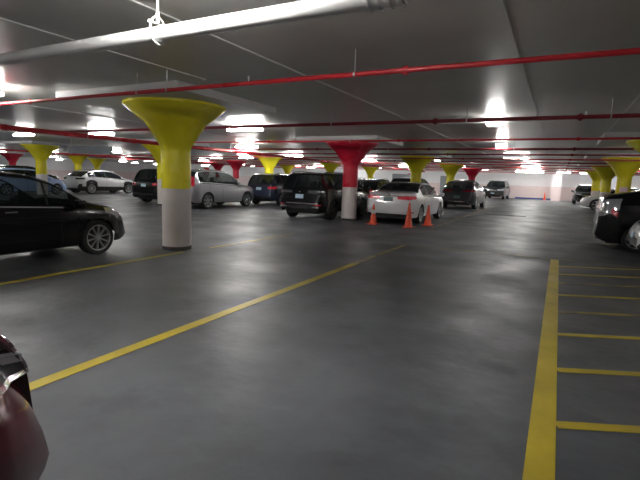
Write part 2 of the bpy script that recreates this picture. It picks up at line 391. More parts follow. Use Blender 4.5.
tube(bm, (hx, -0.085, 0.073), (hx, -0.06, 0.073), 0.013, 8)
obj('clevis_hanger', bm, M_SEAM, t, True)

# ------------------------------------------------------------------ light fixtures
def make_light(length=1.22, lens=None):
    t = empty('fluorescent_light')
    lens = lens or length-0.06
    bm = bmesh.new(); bx(bm, -length/2, length/2, -0.035, 0.035, 0.035, 0.085, 0, 0.008); obj('housing', bm, M_HOUS, t)
    for s in (-1, 1):
        bm = bmesh.new(); tube(bm, (-lens/2, s*0.055, 0.0), (lens/2, s*0.055, 0.0), 0.032, 10); obj('lamp_tube', bm, M_TUBE, t, True)
    for s in (-1, 1):
        bm = bmesh.new(); bx(bm, s*length*0.36-0.008, s*length*0.36+0.008, -0.02, 0.02, 0.07, ZC-2.85); obj('bracket', bm, M_STEEL, t)
    return t
LF = make_light(); LL = make_light(2.3, 0.28); LB = make_light(0.42, 0.34)
FAR = 'small glowing ceiling light far back at left, in rows filled out for brightness'  # far rows, with extra lights added to brighten the far end
WF = 'small ceiling light added to brighten the white end wall'  # added lights, several kept hidden, that brighten the end wall
LIGHTS = [
 (LF, -8.1, 10.6, 'brightest glowing tube light, hanging right of the big yellow capital'),
 (LF, -14.5, 10.75, 'glowing tube light under the ceiling left of the big yellow capital'),
 (LF, -18.8, 10.5, 'glowing tube light above the yellow column at far left'),
 (LF, -12.8, 16.9, 'glowing tube light directly behind the brightest one, above the dark blue SUV'),
 (LF, -16.9, 22.3, 'glowing tube light third in line behind the brightest one'),
 (LF, -20.7, 27.3, 'glowing tube light fourth in line behind the brightest one'),
 (LF, -16.5, 35.2, 'glowing tube light just left of the red column neck'),
 (LF, -12.0, 29.8, 'glowing tube light just right of the red column neck'),
 (LF, -14.7, 24.2, 'glowing tube light above the black SUV roof, left of the red capital'),
 (LL, -1.4, 10.7, 'long white strip light with bright centre, nearest over the driving lane'),
 (LB, -1.9, 16.8, 'short glowing light over the driving lane, behind the long strip light'),
 (LF, -2.1, 25.2, 'bright tube light over the far driving lane, in front of the end wall'),
 
 (LF, -1.9, 34.5, 'bright tube light over the lane, next to last before the end wall'),
 (LF, -2.2, 46.0, 'bright tube light over the lane, last before the end wall'),
 (LB, -7.0, 29.0, 'small glowing light between the two yellow columns behind the sedan'),
 (LB, -7.1, 38.2, 'small glowing light beside the red column near the end wall'),
 (LF, -37.0, 30.0, 'glowing tube light above the front of the white crossover'),
 (LF, -31.5, 34.6, 'glowing tube light far back above the silver SUV rear'),
 (LF, -2.3, 2.12, None), (LF, -9.5, 4.6, None), (LF, 3.8, 19.6, None), (LF, -26, 11, FAR), (LF, -33, 11, FAR), (LF, -27, 21, FAR), (LF, -34, 21, FAR),  # None: out of view; first inferred from the pipe's glow, others added fill
 (LF, -41, 21, FAR), (LF, -48, 29.8, FAR), (LF, -25, 29, FAR), (LF, -26.5, 44, FAR), (LF, -23, 43, FAR), (LF, -43, 38, FAR), (LF, -50, 40, FAR), (LF, -35, 45, FAR), (LF, -17, 46, FAR), (LF, -42, 48, FAR), (LF, -56, 30, FAR), (LF, -55, 46, FAR), (LF, 4.5, 38, None), (LF, -9.6, 46, 'small added ceiling light near the end wall above the charcoal crossover'), (LF, 2.2, 50.5, WF), (LF, -2.2, 51.5, WF), (LF, -7.05, 48.0, WF), (LF, -10.5, 50.5, WF), (LF, -15.5, 51, WF), (LF, -20, 51, WF), (LF, -29, 52, FAR), (LF, -38, 52, FAR), (LF, -47, 52, FAR), (LF, -57, 52, FAR), (LF, -60, 38, FAR), (LF, 0.2, 50, WF), (LF, -3.6, 51.5, WF), (LF, 4.6, 52, None), (LF, -24, 53, FAR), (LF, -12.5, 40, FAR), (LF, -4.0, -5.0, None), (LF, -14, -4, None), (LF, 4.5, 5.0, None), (LF, -20, 3, None),  # end-wall and None lights here are added for brightness
]
first = {}
for proto, x, y, lab in LIGHTS:
    if proto.name not in first: first[proto.name] = 1; o = proto
    else: o = dup(proto)
    o.location = (x, y, 2.85)
    g = 'fluorescent ceiling lights'
    if lab is None:
        lab = 'unseen tube light assumed on the ceiling outside the view'; 
    if lab == FAR: g = 'far ceiling lights at left'
    if lab == WF: g = 'added ceiling lights near the end wall'
    if 'outside' in lab: g = 'unseen ceiling lights outside the view'
    props(o, lab, 'ceiling light', g)

# dark hanging board at left, red wall signs
t = empty('hanging_sign', (-19.5, 13.8, 2.33)); props(t, 'long dark grey sign board hanging under the ceiling at left', 'sign')
bm = bmesh.new(); bx(bm, -1.55, 1.55, -0.04, 0.04, 0, 0.34, 0, 0.01); obj('board', bm, mat('board_grey', (0.10, 0.115, 0.13), 0.5), t)
bm = bmesh.new()
for s in (-1, 1): tube(bm, (s*1.3, 0, 0.34), (s*1.3, 0, ZC-2.33), 0.008, 6)
obj('suspension_rod', bm, M_STEEL, t)
M_SIGNR = mat('sign_red', (0.6, 0.03, 0.05), 0.4)
for x, z, h, lab in ((-17.0, 1.6, 0.5, 'small red sign on the end wall between the yellow columns, lower one'), (-17.0, 2.25, 0.25, 'small red sign on the end wall between the yellow columns, upper one')):
    props(box('wall_sign', x, x+0.7, Y1-0.04, Y1-0.001, z, z+h, M_SIGNR), lab, 'sign')
props(box('exit_sign', -46.6, -46.2, 40.0, 40.1, 1.6, 2.9, M_SIGNR) if False else box('wall_sign', -50.5, -49.4, Y1-0.05, Y1-0.001, 1.5, 2.6, M_SIGNR), 'red sign on the far wall above the white crossover bonnet', 'sign')

# ------------------------------------------------------------------ cars
def build_wheel(parent, cx, cy, rw, wd, side, style):
    """tyre with a rim child; side = +1 outer face towards +y"""
    bm = bmesh.new(); h = wd/2; ri = rw*0.75
    lathe(bm, [(ri, -h*0.9), (rw*0.93, -h), (rw*0.985, -h*0.8), (rw, -h*0.4), (rw, h*0.4), (rw*0.985, h*0.8), (rw*0.93, h), (ri, h*0.9)], 36, 'y', close=True)
    ty = obj('wheel', bm, M_RUB, parent, True, (cx, cy, rw))
    n, mt, dark = style
    bm = bmesh.new(); o = side*h
    lathe(bm, [(ri*1.0, o*0.88), (ri*0.95, o*0.93), (ri*0.90, o*0.80), (ri*0.9, o*0.2), (ri*0.98, -o*0.2)], 36, 'y', close=False) if False else None
    # barrel lip
    lathe(bm, [(ri*1.01, o*0.86), (ri*1.0, o*0.94), (ri*0.92, o*0.90), (ri*0.90, o*0.45), (ri*1.01, o*0.45)], 36, 'y', mi=0, close=True)
    # back disc dark
    lathe(bm, [(ri*0.91, o*0.36), (ri*0.91, o*0.42)], 30, 'y', mi=1)
    for k in range(n):
        a = 2*PI*k/n + 0.2
        for w0, w1, mi in ((0.055, 0.030, 0),):
            wo = (0.065 if n > 7 else 0.17)*ri; wi = (0.05 if n > 7 else 0.09)*ri; 
            ca, sa = math.cos(a), math.sin(a)
            def P(rr, tt, yy): return (rr*ca-tt*sa, yy, rr*sa+tt*ca)
            y0, y1 = o*0.55, o*0.88
            vs = [P(ri*0.12, -wi, y0), P(ri*0.93, -wo, y0), P(ri*0.93, wo, y0), P(ri*0.12, wi, y0), P(ri*0.12, -wi*0.7, y1*0.92), P(ri*0.93, -wo*0.8, y1), P(ri*0.93, wo*0.8, y1), P(ri*0.12, wi*0.7, y1*0.92)]
            v = [bm.verts.new(p) for p in vs]
            for q in ((3,2,1,0),(4,5,6,7),(0,1,5,4),(1,2,6,5),(2,3,7,6),(3,0,4,7)):
                f = bm.faces.new([v[i] for i in q]); f.material_index = 0
    lathe(bm, [(ri*0.2, o*0.5), (ri*0.2, o*0.84), (ri*0.12, o*0.9)], 16, 'y', mi=0)
    obj('rim', bm, [mt, dark], ty, True)

TYPES = {
 # top: (x from rear, z) centre line; rg = rear glass (x0,x1), ws = windscreen (x0,x1), sw = side windows [(x0,x1)...]
 'sedan': dict(L=4.88, W=1.82, wb=2.82, ro=1.05, rw=0.325, sill=0.24,
    top=[(0,.62),(.03,.88),(.07,1.03),(.16,1.08),(.55,1.115),(.72,1.125),(1.2,1.30),(1.65,1.415),(2.2,1.45),(2.7,1.435),(3.05,1.38),(3.4,1.2),(3.78,1.0),(4.2,.93),(4.6,.82),(4.78,.70),(4.85,.60),(4.88,.52)],
    belt=[(0,.86),(.5,.97),(2.5,.94),(3.7,.90),(4.88,.8)], rg=(.74,1.62), ws=(3.02,3.74), sw=[(1.25,1.95),(2.05,3.02),(3.02,3.45)], doors=[(1.35,2.42),(2.42,3.42)]),
 'hatch': dict(L=4.48, W=1.79, wb=2.90, ro=0.84, rw=0.33, sill=0.23,
    top=[(0,.55),(.04,.80),(.10,1.02),(.2,1.12),(.42,1.38),(.60,1.47),(1.2,1.545),(1.9,1.555),(2.5,1.52),(2.9,1.42),(3.3,1.20),(3.62,1.02),(3.95,.95),(4.2,.86),(4.36,.75),(4.44,.62),(4.48,.50)],
    belt=[(0,.96),(.5,1.03),(2.2,.97),(3.5,.90),(4.48,.8)], rg=(.15,.56), ws=(2.62,3.58), sw=[(.62,1.08),(1.14,1.92),(2.0,2.80),(2.84,3.22)], doors=[(1.0,1.98),(1.98,3.02)]),
 'prius': dict(L=4.46, W=1.75, wb=2.70, ro=0.86, rw=0.315, sill=0.20,
    top=[(0,.60),(.03,.86),(.08,1.04),(.16,1.10),(.5,1.20),(.9,1.33),(1.4,1.44),(2.0,1.49),(2.45,1.46),(2.8,1.36),(3.3,1.12),(3.7,.95),(4.0,.87),(4.25,.76),(4.4,.62),(4.46,.50)],
    belt=[(0,.98),(.6,1.03),(2.2,.95),(3.5,.88),(4.46,.78)], rg=(.18,1.2), ws=(2.5,3.62), sw=[(.85,1.2),(1.26,1.98),(2.06,2.85),(2.88,3.3)], doors=[(1.1,2.02),(2.02,3.05)]),
 'suv': dict(L=4.85, W=1.94, wb=2.87, ro=0.98, rw=0.37, sill=0.30,
    top=[(0,.62),(.025,.90),(.06,1.10),(.12,1.22),(.30,1.55),(.42,1.70),(.6,1.735),(1.4,1.765),(2.3,1.755),(2.75,1.70),(3.1,1.52),(3.5,1.20),(3.75,1.14),(4.2,1.09),(4.6,.98),(4.76,.84),(4.82,.7),(4.85,.58)],
    belt=[(0,1.06),(.6,1.13),(2.5,1.10),(3.4,1.06),(4.85,.92)], rg=(.10,.37), ws=(2.68,3.48), sw=[(.48,1.05),(1.12,1.95),(2.03,2.85),(2.88,3.2)], doors=[(1.05,1.99),(1.99,3.1)]),
 'crv': dict(L=4.42, W=1.82, wb=2.72, ro=0.90, rw=0.345, sill=0.27,
    top=[(0,.60),(.03,.86),(.07,1.03),(.14,1.15),(.32,1.48),(.46,1.60),(.9,1.66),(1.5,1.68),(2.1,1.66),(2.5,1.58),(2.9,1.36),(3.25,1.13),(3.6,1.05),(4.0,.96),(4.25,.83),(4.36,.70),(4.42,.55)],
    belt=[(0,1.02),(.6,1.08),(2.2,1.02),(3.2,.97),(4.42,.86)], rg=(.12,.43), ws=(2.42,3.2), sw=[(.45,1.02),(1.08,1.80),(1.88,2.60),(2.64,2.98)], doors=[(1.02,1.84),(1.84,2.85)]),
 'crossover': dict(L=4.72, W=1.88, wb=2.90, ro=0.90, rw=0.37, sill=0.27,
    top=[(0,.62),(.03,.88),(.08,1.06),(.16,1.14),(.5,1.34),(.85,1.50),(1.3,1.58),(2.0,1.61),(2.5,1.57),(2.9,1.45),(3.3,1.22),(3.62,1.06),(4.0,1.0),(4.4,.90),(4.6,.78),(4.69,.64),(4.72,.54)],
    belt=[(0,1.04),(.6,1.10),(2.2,1.02),(3.5,.96),(4.72,.86)], rg=(.18,.82), ws=(2.48,3.56), sw=[(.70,1.15),(1.22,1.98),(2.06,2.82),(2.86,3.25)], doors=[(1.12,2.02),(2.02,3.08)]),
}
TYPES['tallhatch'] = dict(TYPES['prius'], W=1.80, L=4.46,
    top=[(0,.62),(.03,.95),(.07,1.20),(.14,1.33),(.5,1.43),(.9,1.52),(1.4,1.60),(2.0,1.64),(2.45,1.61),(2.8,1.50),(3.3,1.25),(3.7,1.06),(4.0,.96),(4.25,.83),(4.4,.68),(4.46,.52)],
    belt=[(0,1.20),(.6,1.20),(2.2,1.05),(3.5,.95),(4.46,.82)])
TYPES['upright'] = dict(TYPES['crossover'], sill=.13,
    top=[(0,.62),(.03,.88),(.08,1.06),(.16,1.14),(.5,1.34),(.85,1.50),(1.3,1.58),(2.0,1.61),(2.5,1.57),(2.9,1.45),(3.3,1.22),(3.62,1.08),(4.0,1.02),(4.35,.94),(4.52,.86),(4.62,.76),(4.69,.64),(4.72,.46)],
    low=[(0,1.02),(.15,1.07),(.4,1.08),(.6,1.03),(.74,.95),(.87,.86),(1.0,.78)])
def build_car(kind, label, x, y, heading, body, name='car', front=None, rear=None, wheels=(5, 'a'), clad=None, glass=None, lod=1, cat='car', scale=1.0, handle=None, extra=None, roofrail=False, steer=0):
    """(x, y) = middle of the rear bumper on the ground; heading in degrees from world +X"""
    T = TYPES[kind]; L, W, wb, ro, rw, sill = (T[k] for k in ('L', 'W', 'wb', 'ro', 'rw', 'sill'))
    root = empty(name, (x, y, 0), R(heading)); root.scale = (scale,)*3
    props(root, label, cat)
    glass = glass or M_GLASS; clad_m = clad or body
    top = smooth_interp(T['top']); beltf = smooth_interp(T['belt'])
    axles = [ro, ro+wb]; Ra = rw*1.13
    xs = set(p[0] for p in T['top']); step = 0.08 if lod else 0.14
    k = 0.0
    while k < L: xs.add(round(k, 4)); k += step
    for e in (0.008, 0.02, 0.045, 0.08, 0.12, 0.17, 0.23): xs.add(e); xs.add(L-e)
    for a in axles:
        for t in range(0, 181, 10): xs.add(round(a+Ra*math.cos(R(t)), 4))
        for s in (-1, 1): xs.add(a+s*(Ra+0.004))
    gaps = sorted({d for dd in T['doors'] for d in dd} | {0.30, L-0.34} if False else {d for dd in T['doors'] for d in dd})
    for g in gaps: xs |= {g-0.006, g+0.006}
    for a, b in T['sw']: xs |= {a, b}
    for a in (T['rg'][0], T['rg'][1], T['ws'][0], T['ws'][1]): xs.add(a)
    xs = sorted(xs); q = [xs[0]]
    for v in xs[1:]:
        if v-q[-1] > 0.0035: q.append(v)
        elif any(abs(v-g) < 0.0065 for g in gaps): q[-1] = v
    xs = q; xs[-1] = L
    def plan(x):
        e = 0.62; d = min(x, L-x); f = 1.0
        if d < e: f = 1-0.20*((e-d)/e)**2.6
        if x > L-1.3: f *= 1-0.035*((x-(L-1.3))/1.3)
        return W/2*f
    def zbot(x):
        z = sill
        d = min(x, L-x)
        if d < 0.25: z = sill + 0.12*((0.25-d)/0.25)**2
        for a in axles:
            if abs(x-a) < Ra: z = max(z, rw+math.sqrt(max(0, Ra*Ra-(x-a)**2)))
        return z
    zmax = max(p[1] for p in T['top'])
    LOW = T.get('low') or [(0, .945), (.12, .975), (.3, .992), (.5, 1.0), (.68, .997), (.86, .98), (1.0, .955)]
    def ring(x):
        zt = top(x); w_ = plan(x); zb = zbot(x); bl = min(beltf(x), zt-0.07)
        zb = min(zb, bl-0.03)
        pts = []
        for f, yf in LOW:
            # yf is evaluated on absolute height so the arches do not bulge
            z = zb+(bl-zb)*f; ff = (z-sill)/max(0.05, (bl-sill)); ff = max(0, min(1, ff)); yy = interp(LOW, ff)
            pts.append((w_*yy, z))
        ch = zt-bl; dl = min(0.055, ch*0.55)
        ze = zt-dl
        def cy(z): 
            f = (z-bl)/max(0.2, zmax-0.05-bl); f = max(0, min(1, f)); return w_*(0.955-0.012*min(1, f*12)) - (w_*0.955-W/2*0.70)*(f**1.12 if ch > 0.15 else f)*1.0
        for f in (0.10, 0.40, 0.70, 0.93):
            z = bl+(ze-bl)*f; pts.append((cy(z), z))
        yr = cy(ze); pts.append((yr, ze))
        for yf, zf in ((0.955, 0.45), (0.84, 0.78), (0.6, 0.93), (0.3, 0.985), (0, 1.0)):
            pts.append((yr*yf, ze+dl*zf))
        return pts
    rings = [ring(x_) for x_ in xs]; NP = len(rings[0])
    buckets = {}
    def V(i, j, s): yy, zz = rings[i][j]; return Vector((xs[i], s*yy, zz))
    def add(part, quad): buckets.setdefault(part, []).append(quad)
    doors = T['doors']
    for i in range(len(xs)-1):
        xm = (xs[i]+xs[i+1])/2; ch = top(xm)-beltf(xm)
        for s in (1, -1):
            sn = 'L' if s > 0 else 'R'
            for j in range(NP-1):
                quad = [V(i, j, s), V(i+1, j, s), V(i+1, j+1, s), V(i, j+1, s)]
                if s < 0: quad.reverse()
                part = ('body',)
                if j < 6:
                    if any(abs(xm-g) < 0.0062 for g in gaps): part = ('gap', sn, min(range(len(gaps)), key=lambda q: abs(gaps[q]-xm)))
                    elif doors[0][0] < xm < doors[0][1]: part = ('door', sn, 0)
                    elif doors[1][0] < xm < doors[1][1]: part = ('door', sn, 1)
                    if clad and (j < 2 or j < 3 and zbot(xm) > sill+0.03 and min(xm, L-xm) > 0.3) and part[0] != 'gap':
                        part = ('clad', sn)
                    if clad and (xm < 0.25 or xm > L-0.25) and j < 3: part = ('clad', sn)
                elif j < 10 and j >= 7:
                    for q, (a, b) in enumerate(T['sw']):
                        if a < xm < b and ch > 0.10: part = ('side_window', sn, q)
                    if part == ('body',) and T['sw'][0][1]-0.01 < xm < T['sw'][-1][0]+0.01: part = ('pillar', sn, sum(1 for a, b in T['sw'] if xm > b))
                elif j >= 11:
                    if T['rg'][0] < xm < T['rg'][1]: part = ('rear_window',)
                    elif T['ws'][0] < xm < T['ws'][1]: part = ('windscreen',)
                    elif xm > T['ws'][1] and xm < L-0.12: part = ('bonnet',)
                    elif kind == 'sedan' and 0.1 < xm < T['rg'][0]: part = ('boot_lid',)
                add(part, quad)
    for i, rv in ((0, True), (len(xs)-1, False)):
        for j in range(NP-2):
            quad = [V(i, j, 1), V(i, j+1, 1), V(i, j+1, -1), V(i, j, -1)]
            add(('body',), quad if rv else quad[::-1])
    allbm = bmesh.new(); tv = []; tf = []
    for part, qs in buckets.items():
        for qd in qs:
            b0 = len(tv); tv += qd; tf.append((b0, b0+1, b0+2, b0+3))
    bvh = BVHTree.FromPolygons(tv, tf)
    allbm.free()
    mats = {'body': body, 'gap': M_SEAMD, 'door': body, 'clad': clad_m, 'side_window': glass, 'pillar': M_BLK, 'rear_window': glass, 'windscreen': glass, 'bonnet': body, 'boot_lid': body}
    names = {'gap': 'door_seam', 'clad': 'lower_cladding', 'pillar': 'window_pillar'}
    made = {}
    for part, qs in buckets.items():
        bm = bmesh.new()
        for qd in qs:
            try: bm.faces.new([bm.verts.new(p) for p in qd])
            except Exception: pass
        bmesh.ops.remove_doubles(bm, verts=bm.verts[:], dist=0.0012)
        bmesh.ops.dissolve_degenerate(bm, dist=0.0005, edges=bm.edges[:])
        for f in bm.faces: f.smooth = True
        o = obj(names.get(part[0], part[0]), bm, mats[part[0]], root, 'keep'); made[part] = o
    # ---- projected patches (lamps, grilles, plates) that follow the shell
    def patch(name, end, a0, a1, zlo, zhi, mt, off=0.008, nu=10, nv=5, parent=None, lab=None):
        xc = 0.95 if end == 'r' else L-0.95; sg = -1 if end == 'r' else 1
        g = []
        for iu in range(nu+1):
            t = iu/nu; a = R(a0+(a1-a0)*t); row = []
            lo = interp([(k/(len(zlo)-1), v) for k, v in enumerate(zlo)], t); hi = interp([(k/(len(zhi)-1), v) for k, v in enumerate(zhi)], t)
            for iv in range(nv+1):
                z = lo+(hi-lo)*iv/nv; dr = Vector((sg*math.cos(a), math.sin(a), 0)); o_ = Vector((xc, 0, z))+dr*3
                hit, nr, _, _ = bvh.ray_cast(o_, -dr)
                if hit is None: hit = Vector((xc, 0, z))+dr*0.9
                row.append(hit+dr*off)
            g.append(row)
        bm = bmesh.new(); F = [[bm.verts.new(p) for p in row] for row in g]
        for iu in range(nu):
            for iv in range(nv): bm.faces.new((F[iu][iv], F[iu+1][iv], F[iu+1][iv+1], F[iu][iv+1]))
        bd = [F[i][0] for i in range(nu+1)]+[F[nu][j] for j in range(1, nv+1)]+[F[i][nv] for i in range(nu-1, -1, -1)]+[F[0][j] for j in range(nv-1, 0, -1)]
        ctr = Vector((xc, 0, 0)); bk = []
        for v in bd:
            d = Vector((v.co.x-xc, v.co.y, 0)).normalized(); bk.append(bm.verts.new(v.co-d*(off+0.02)))
        for i in range(len(bd)): bm.faces.new((bd[i], bd[(i+1)%len(bd)], bk[(i+1)%len(bd)], bk[i]))
        o = obj(name, bm, mt, parent or root, True)
        if lab: o['label'] = lab
        return o
    def side_y(x_, z_, s):
        hit, nr, _, _ = bvh.ray_cast(Vector((x_, s*3, z_)), Vector((0, -s, 0))); return s*abs(hit.y) if hit else s*W/2
    # underbody, deck
    bm = bmesh.new(); hw = W/2-0.34
    bx(bm, 0.25, L-0.40, -hw, hw, sill-0.06, 0.72)
    bx(bm, ro+Ra+0.03, ro+wb-Ra-0.03, -W/2+0.09, W/2-0.09, sill-0.02, 0.70)
    obj('underbody', bm, M_BLK, root)
    x0d, x1d = T['rg'][0]+0.12, T['ws'][1]-0.05; zd = min(beltf(x0d), beltf(x1d), top(x0d)-.08, top(x1d)-.08)-0.05
    bm = bmesh.new(); bx(bm, x0d, x1d, -W/2+0.12, W/2-0.12, zd-0.04, zd); obj('cabin_tray', bm, M_INT, root)
    xb = T['sw'][-2][0]
    for xx in (xb-0.10, xb-0.95):
        for yy in (-0.36, 0.36):
            bm = bmesh.new(); bx(bm, xx-0.07, xx+0.07, yy-0.23, yy+0.23, zd, min(zd+0.26, zmax-0.25), 0, 0.04); bx(bm, xx-0.08, xx+0.02, yy-0.12, yy+0.12, zd+0.24, min(zd+0.42, zmax-0.12), 0, 0.03); obj('seat', bm, M_INT, root)
    # wheels
    n, st = wheels; rm, rd = {'a': (M_RIM, M_RIMD), 'd': (M_RIMD, M_BLK), 'c': (M_RIM, M_BLK)}[st]
    for ax in axles:
        for s in (1, -1): build_wheel(root, ax, s*(W/2-0.125), rw, 0.225, s, (n, rm, rd))
    # mirrors
    xm = T['ws'][1]-0.30
    for s in (1, -1):
        yb = side_y(xm, beltf(xm)-0.03, s); bm = bmesh.new(); zz = beltf(xm)
        bx(bm, xm-0.07, xm+0.09, min(yb+s*0.04, yb+s*0.24), max(yb+s*0.04, yb+s*0.24), zz+0.0, zz+0.15, 0, 0.04)
        bx(bm, xm-0.01, xm+0.04, min(yb-s*0.05, yb+s*0.08), max(yb-s*0.05, yb+s*0.08), zz-0.02, zz+0.05)
        obj('side_mirror', bm, body, root, True)
    if lod:
        for (a, b) in doors:
            for s in (1, -1):
                hxx = a+0.12; hz = beltf(hxx)-0.10; yb = side_y(hxx+0.08, hz, s)
                bm = bmesh.new(); bx(bm, hxx, hxx+0.19, min(yb-s*0.005, yb+s*0.035), max(yb-s*0.005, yb+s*0.035), hz, hz+0.028, 0, 0.008); obj('door_handle', bm, handle or body, made[('door', 'L' if s > 0 else 'R', doors.index((a, b)))])
        # door-sill strip along window base
        for s in (1, -1):
            bm = bmesh.new(); pr_ = None
            a, b = T['sw'][0][0], T['sw'][-1][1]; nn = 16; rows = []
            for k in range(nn+1):
                xx = a+(b-a)*k/nn; zz = beltf(xx)+0.004; yy = side_y(xx, zz-0.01, s); rows.append([bm.verts.new((xx, yy+s*0.008, zz-0.012)), bm.verts.new((xx, yy+s*0.006, zz+0.010)), bm.verts.new((xx, yy-s*0.02, zz+0.010)), bm.verts.new((xx, yy-s*0.02, zz-0.012))])
            for k in range(nn):
                for q in range(4): bm.faces.new((rows[k][q], rows[k+1][q], rows[k+1][(q+1)%4], rows[k][(q+1)%4]))
            obj('window_trim', bm, M_CHR if handle else M_BLK, root, True)
    if roofrail:
        for s in (1, -1):
            bm = bmesh.new(); prev = None
            for k in range(13):
                xx = 0.6+(T['ws'][0]-0.6)*k/12; zz = top(xx)-0.01+(0.03 if 0 < k < 12 else -0.02); p = Vector((xx, s*(W/2*0.69), zz))
                if prev: tube(bm, prev, p, 0.016, 8)
                prev = p
            obj('roof_rail', bm, M_CHR if handle else M_BLK, root, True)
    for spec in (rear or []): patch(spec[0], 'r', *spec[1:])
    for spec in (front or []): patch(spec[0], 'f', *spec[1:])
    if extra: extra(root, patch, T, side_y)
    return root

def sym(name, a0, a1, zlo, zhi, mt, **k):
    return [(name, a0, a1, zlo, zhi, mt), (name, -a1, -a0, zlo[::-1], zhi[::-1], mt)]
# generic fronts and rears
FRONT = sym('headlight', 24, 58, [.62, .64, .70], [.74, .80, .82], M_LAMPC) + [('grille', -20, 20, [.44, .42, .44], [.68, .70, .68], M_BLK), ('lower_grille', -28, 28, [.27, .27, .27], [.38, .38, .38], M_BLK), ('number_plate', -9, 9, [.42, .42], [.52, .52], M_PLATE)]
FRONTS = sym('headlight', 24, 56, [.82, .84, .88], [.94, .98, .98], M_LAMPC) + [('grille', -21, 21, [.66, .62, .66], [.92, .94, .92], M_BLK), ('grille_bar', -19, 19, [.78, .78], [.82, .82], M_CHR, 0.02), ('lower_grille', -32, 32, [.38, .36, .38], [.55, .55, .55], M_BLK), ('number_plate', -9, 9, [.52, .52], [.62, .62], M_PLATE, 0.02)]
REAR = sym('tail_light', 30, 58, [.80, .80, .84], [.93, .97, .98], M_LAMPR) + [('number_plate', -9.5, 9.5, [.78, .78], [.92, .92], M_PLATE), ('lower_bumper', -40, 40, [.28, .26, .28], [.38, .36, .38], M_BLK)]
REARS = sym('tail_light', 33, 60, [.92, .92, .94], [1.04, 1.06, 1.08], M_LAMPR) + [('number_plate', -10, 10, [.86, .86], [1.0, 1.0], M_PLATE, 0.012), ('lower_bumper', -42, 42, [.40, .36, .40], [.54, .52, .54], M_BLK)]

P_BLACK = mat('paint_black', (0.006, 0.0065, 0.008), 0.22, 0, 0.35, 0.3)
P_BLACKG = mat('paint_black_green', (0.008, 0.011, 0.010), 0.25, 0, 0.35, 0.3)
P_WHITE = mat('paint_white', (0.72, 0.72, 0.74), 0.3, 0, 1.0)
P_SILVER = mat('paint_silver', (0.36, 0.37, 0.39), 0.34, 0.45, 1.0)
P_NAVY = mat('paint_navy', (0.022, 0.032, 0.065), 0.25, 0.2, 1.0)
P_GREY = mat('paint_charcoal', (0.012, 0.015, 0.022), 0.28, 0.15, 0.4)
P_LBLUE = mat('paint_light_blue', (0.36, 0.48, 0.80), 0.3, 0.0, 1.0)
P_MAROON = mat('paint_maroon', (0.060, 0.004, 0.010), 0.22, 0.1, 0.6)
P_GUN = mat('paint_gunmetal', (0.022, 0.024, 0.023), 0.28, 0.2, 0.5)

def emblem(z, end='r', r=1.6):
    def f(root, patch, T, sy): patch('emblem', end, -r, r, [z, z], [z+0.06, z+0.06], M_CHR, 0.014, 4, 3)
    return f
# --- near black hatchback at left
build_car('hatch', 'black hatchback at the left edge with ten-spoke silver wheel', -8.37, 1.78, 90, P_BLACK, scale=0.98, glass=M_GLASSL, wheels=(10, 'c'), handle=M_CHR,
          front=sym('headlight', 34, 66, [.68, .72, .80], [.80, .88, .90], M_LAMPC) + [('grille', -20, 20, [.36, .34, .36], [.62, .64, .62], M_BLK), ('lower_grille', -30, 30, [.25, .25], [.33, .33], M_BLK)], rear=REAR)
# --- maroon car, bottom left corner
build_car('upright', 'dark maroon car in the bottom left corner with chrome-edged headlight', -2.37, -4.21, 95, P_MAROON, scale=1.12,
          front=sym('headlight', 26, 66, [.60, .61, .66], [.74, .76, .80], M_LAMPD) + sym('lamp_rim', 25, 67, [.58, .59, .64], [.60, .61, .66], M_CHR) + sym('lamp_reflector', 40, 56, [.64, .66], [.70, .73], M_LAMPC) + sym('lamp_strip', 28, 65, [.735, .755, .79], [.755, .775, .81], M_CHR) + [('grille', -18, 18, [.40, .40], [.72, .72], M_BLK)], rear=REAR)
# --- white crossover far left
build_car('crossover', 'white crossover with black lower cladding parked far left, side on', -28.35, 18.6, 90, P_WHITE, clad=M_BLK, wheels=(10, 'a'), rear=sym('tail_light', 28, 60, [.95, .95, .97], [1.06, 1.07, 1.08], M_LAMPD), front=FRONTS, roofrail=True)
build_car('hatch', 'light blue car peeking out behind the yellow column at far left', -28.3, 13.4, 90, P_LBLUE, rear=REAR, front=FRONT)
build_car('sedan', 'white sedan roof visible just above the black hatchback at far left', -32.6, 12.6, 90, P_WHITE, rear=REAR, front=FRONT, lod=0)
build_car('suv', 'dark SUV far left, its roof showing behind the light blue car', -38.5, 19.0, 90, P_BLACKG, rear=REARS, front=FRONTS, lod=0)
# --- black car beside the column pair
build_car('suv', 'black car half hidden behind the big foreground column, red tail lamp showing', -18.2, 15.7, 90, P_BLACK, rear=REARS, front=FRONTS)
# --- silver SUV
build_car('crv', 'silver compact SUV parked side on, right of the big foreground column', -14.95, 14.75, 90, P_SILVER, glass=M_GLASSL, scale=1.06, wheels=(7, 'a'), clad=M_BLK if False else None,
          rear=sym('tail_light', 38, 46, [.95, .98], [1.36, 1.34], M_LAMPR) + [('number_plate', -10, 10, [.72, .72], [.85, .85], M_PLATE)], front=FRONT)
# --- dark blue SUV
build_car('suv', 'dark blue SUV with red tail lamp between the silver and the black SUV', -14.15, 19.75, 90, P_NAVY, rear=REARS, front=FRONTS, wheels=(6, 'a'), roofrail=True, scale=0.97)
